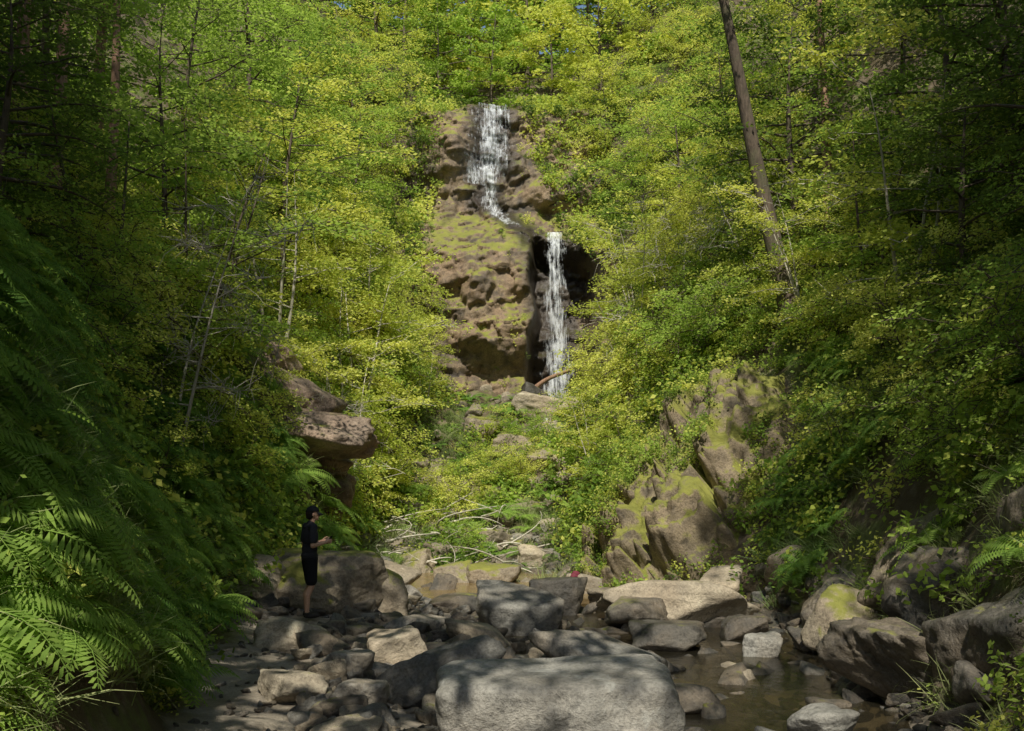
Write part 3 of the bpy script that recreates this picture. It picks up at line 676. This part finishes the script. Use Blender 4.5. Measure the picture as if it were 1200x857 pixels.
Ff=np.array([idx[f] for f in F3 if k[f].all()]);cp.add(V3[k]*np.array([.112,.093,.1])+np.array([.03,0,1.705]),Ff)
u=np.linspace(-1.1,1.1,12);BV=[];BF=[]
for i,a in enumerate(u):
    for j,rr in enumerate((.1,.15,.19)):
        BV.append((.03+rr*math.cos(a)*(1.0),min(.093,rr)*.95*math.sin(a),1.70-.02*j-.03*abs(math.sin(a))*j*.4))
for i in range(11):
    for j in range(2): BF.append((i*3+j,i*3+j+1,i*3+j+4,i*3+j+3))
cp.add(BV,BF);co=link('cap',cp.mesh('cap',[CAP]),parent=man);mm=co.modifiers.new('t','SOLIDIFY');mm.thickness=.006
sh_=MB()
ell(sh_,(-.005,0,.99),(.135,.18,.1));ell(sh_,(-.005,0,1.1),(.125,.17,.15));ell(sh_,(-.005,0,1.3),(.135,.185,.18));ell(sh_,(-.01,0,1.44),(.1,.17,.08))
seg(sh_,(-.01,0,1.44),(0,0,1.5),.08,.07)
for s in (1,-1):
    seg(sh_,(0,.1*s,1.46),(-.01,.19*s,1.45),.07,.074);seg(sh_,(-.01,.19*s,1.45),(-.028,.235*s,1.25),.072,.068)
vox('tshirt',sh_,SHIRT,.011,3)
st=MB();ell(st,(0,0,.94),(.135,.18,.1))
for s in (1,-1): seg(st,(0,.09*s,.9),(.03+.03*s,.115*s,.6),.108,.098)
vox('shorts',st,SHORT,.011,3)
sf=MB()
for s in (1,-1):
    ell(sf,(.05+.03*s,.13*s,.035),(.14,.05,.04));ell(sf,(-.01+.03*s,.125*s,.06),(.07,.045,.055))
vox('shoes',sf,SHOE,.008,2)
for s,nm in ((1,'hand_left'),(-1,'hand_right')):
    h=MB();w=np.array((.2,.14*s,1.2));pc=w+np.array([.055,-.035*s,.015])
    seg(h,w,pc,.025,.03);ell(h,pc+np.array([.015,-.008*s,.005]),(.042,.02,.04))
    for f in range(4):
        zf=.03-.02*f;l=[.034,.038,.035,.028][f];a=pc+np.array([.045,-.012*s,zf]);m1=a+np.array([l,-.018*s,.004]);m2=m1+np.array([l*.5,-l*.8*s,.0])
        seg(h,a,m1,.0095,.0085);seg(h,m1,m2,.0085,.007)
    a=pc+np.array([.0,-.01*s,.03]);m1=a+np.array([.03,-.02*s,.03]);seg(h,a,m1,.012,.01);seg(h,m1,m1+np.array([.025,-.015*s,.01]),.01,.008)
    vox(nm,h,SKIN,.0045,1)
bm=bmesh.new();bmesh.ops.create_cube(bm,size=1);bmesh.ops.scale(bm,vec=(.012,.078,.155),verts=bm.verts);bmesh.ops.bevel(bm,geom=bm.edges,offset=.004,segments=2)
me=bpy.data.meshes.new('phone');bm.to_mesh(me);bm.free();me.materials.append(PHONE)
link('phone',me,(.325,.0,1.235),(0,.6,0),parent=man)

# ------------------------------------------------------------ backpack on the far rocks
bpk=bpy.data.objects.new('backpack',None);S.collection.objects.link(bpk)
bpk.location=(1.35,22.6,hz(1.35,22.6)+.3);bpk.rotation_euler=(0,.35,.4);bpk.scale=(.8,.8,.75)
RED=plain('backpack_red',(.16,.03,.045));
bx=MB();ell(bx,(0,0,.22),(.15,.1,.22));ell(bx,(0,0,.36),(.12,.09,.09));o=link('bag',bx.mesh('bag',[RED]),parent=bpk)
bx=MB();ell(bx,(0,-.09,.16),(.11,.06,.12));link('pocket',bx.mesh('pocket',[PHONE]),parent=bpk)
bx=MB()
for s in (1,-1):
    q=np.linspace(0,math.pi,9);tube(bx,np.stack([.07*s+0*q,.08+.09*np.sin(q),.22+.16*np.cos(q)],1),[.015]*9,5)
link('straps',bx.mesh('straps',[PHONE]),parent=bpk)

# ------------------------------------------------------------ light, world, camera
SD=Vector((.02,.63,-.775)).normalized()
sun=bpy.data.lights.new('sun','SUN');sun.energy=5;sun.angle=math.radians(.53);sun.color=(1,.95,.83)
so=bpy.data.objects.new('sun',sun);so.rotation_euler=SD.to_track_quat('-Z','Y').to_euler();so.location=(0,-20,40);S.collection.objects.link(so)
w=bpy.data.worlds.new('World');S.world=w;w.use_nodes=True;nt=w.node_tree
sky=nt.nodes.new('ShaderNodeTexSky');sky.sky_type='NISHITA';sky.sun_disc=False
sky.sun_elevation=math.asin(-SD.z);sky.sun_rotation=math.atan2(-SD.x,-SD.y)
bg=nt.nodes['Background'];bg.inputs[1].default_value=.13;nt.links.new(sky.outputs[0],bg.inputs[0])
cam=bpy.data.cameras.new('camera');cam.lens=35;cam.clip_end=1500;cam.clip_start=.05
co=bpy.data.objects.new('camera',cam);co.location=(0,0,2.2);co.rotation_euler=(math.radians(96.9),0,0);S.collection.objects.link(co);S.camera=co
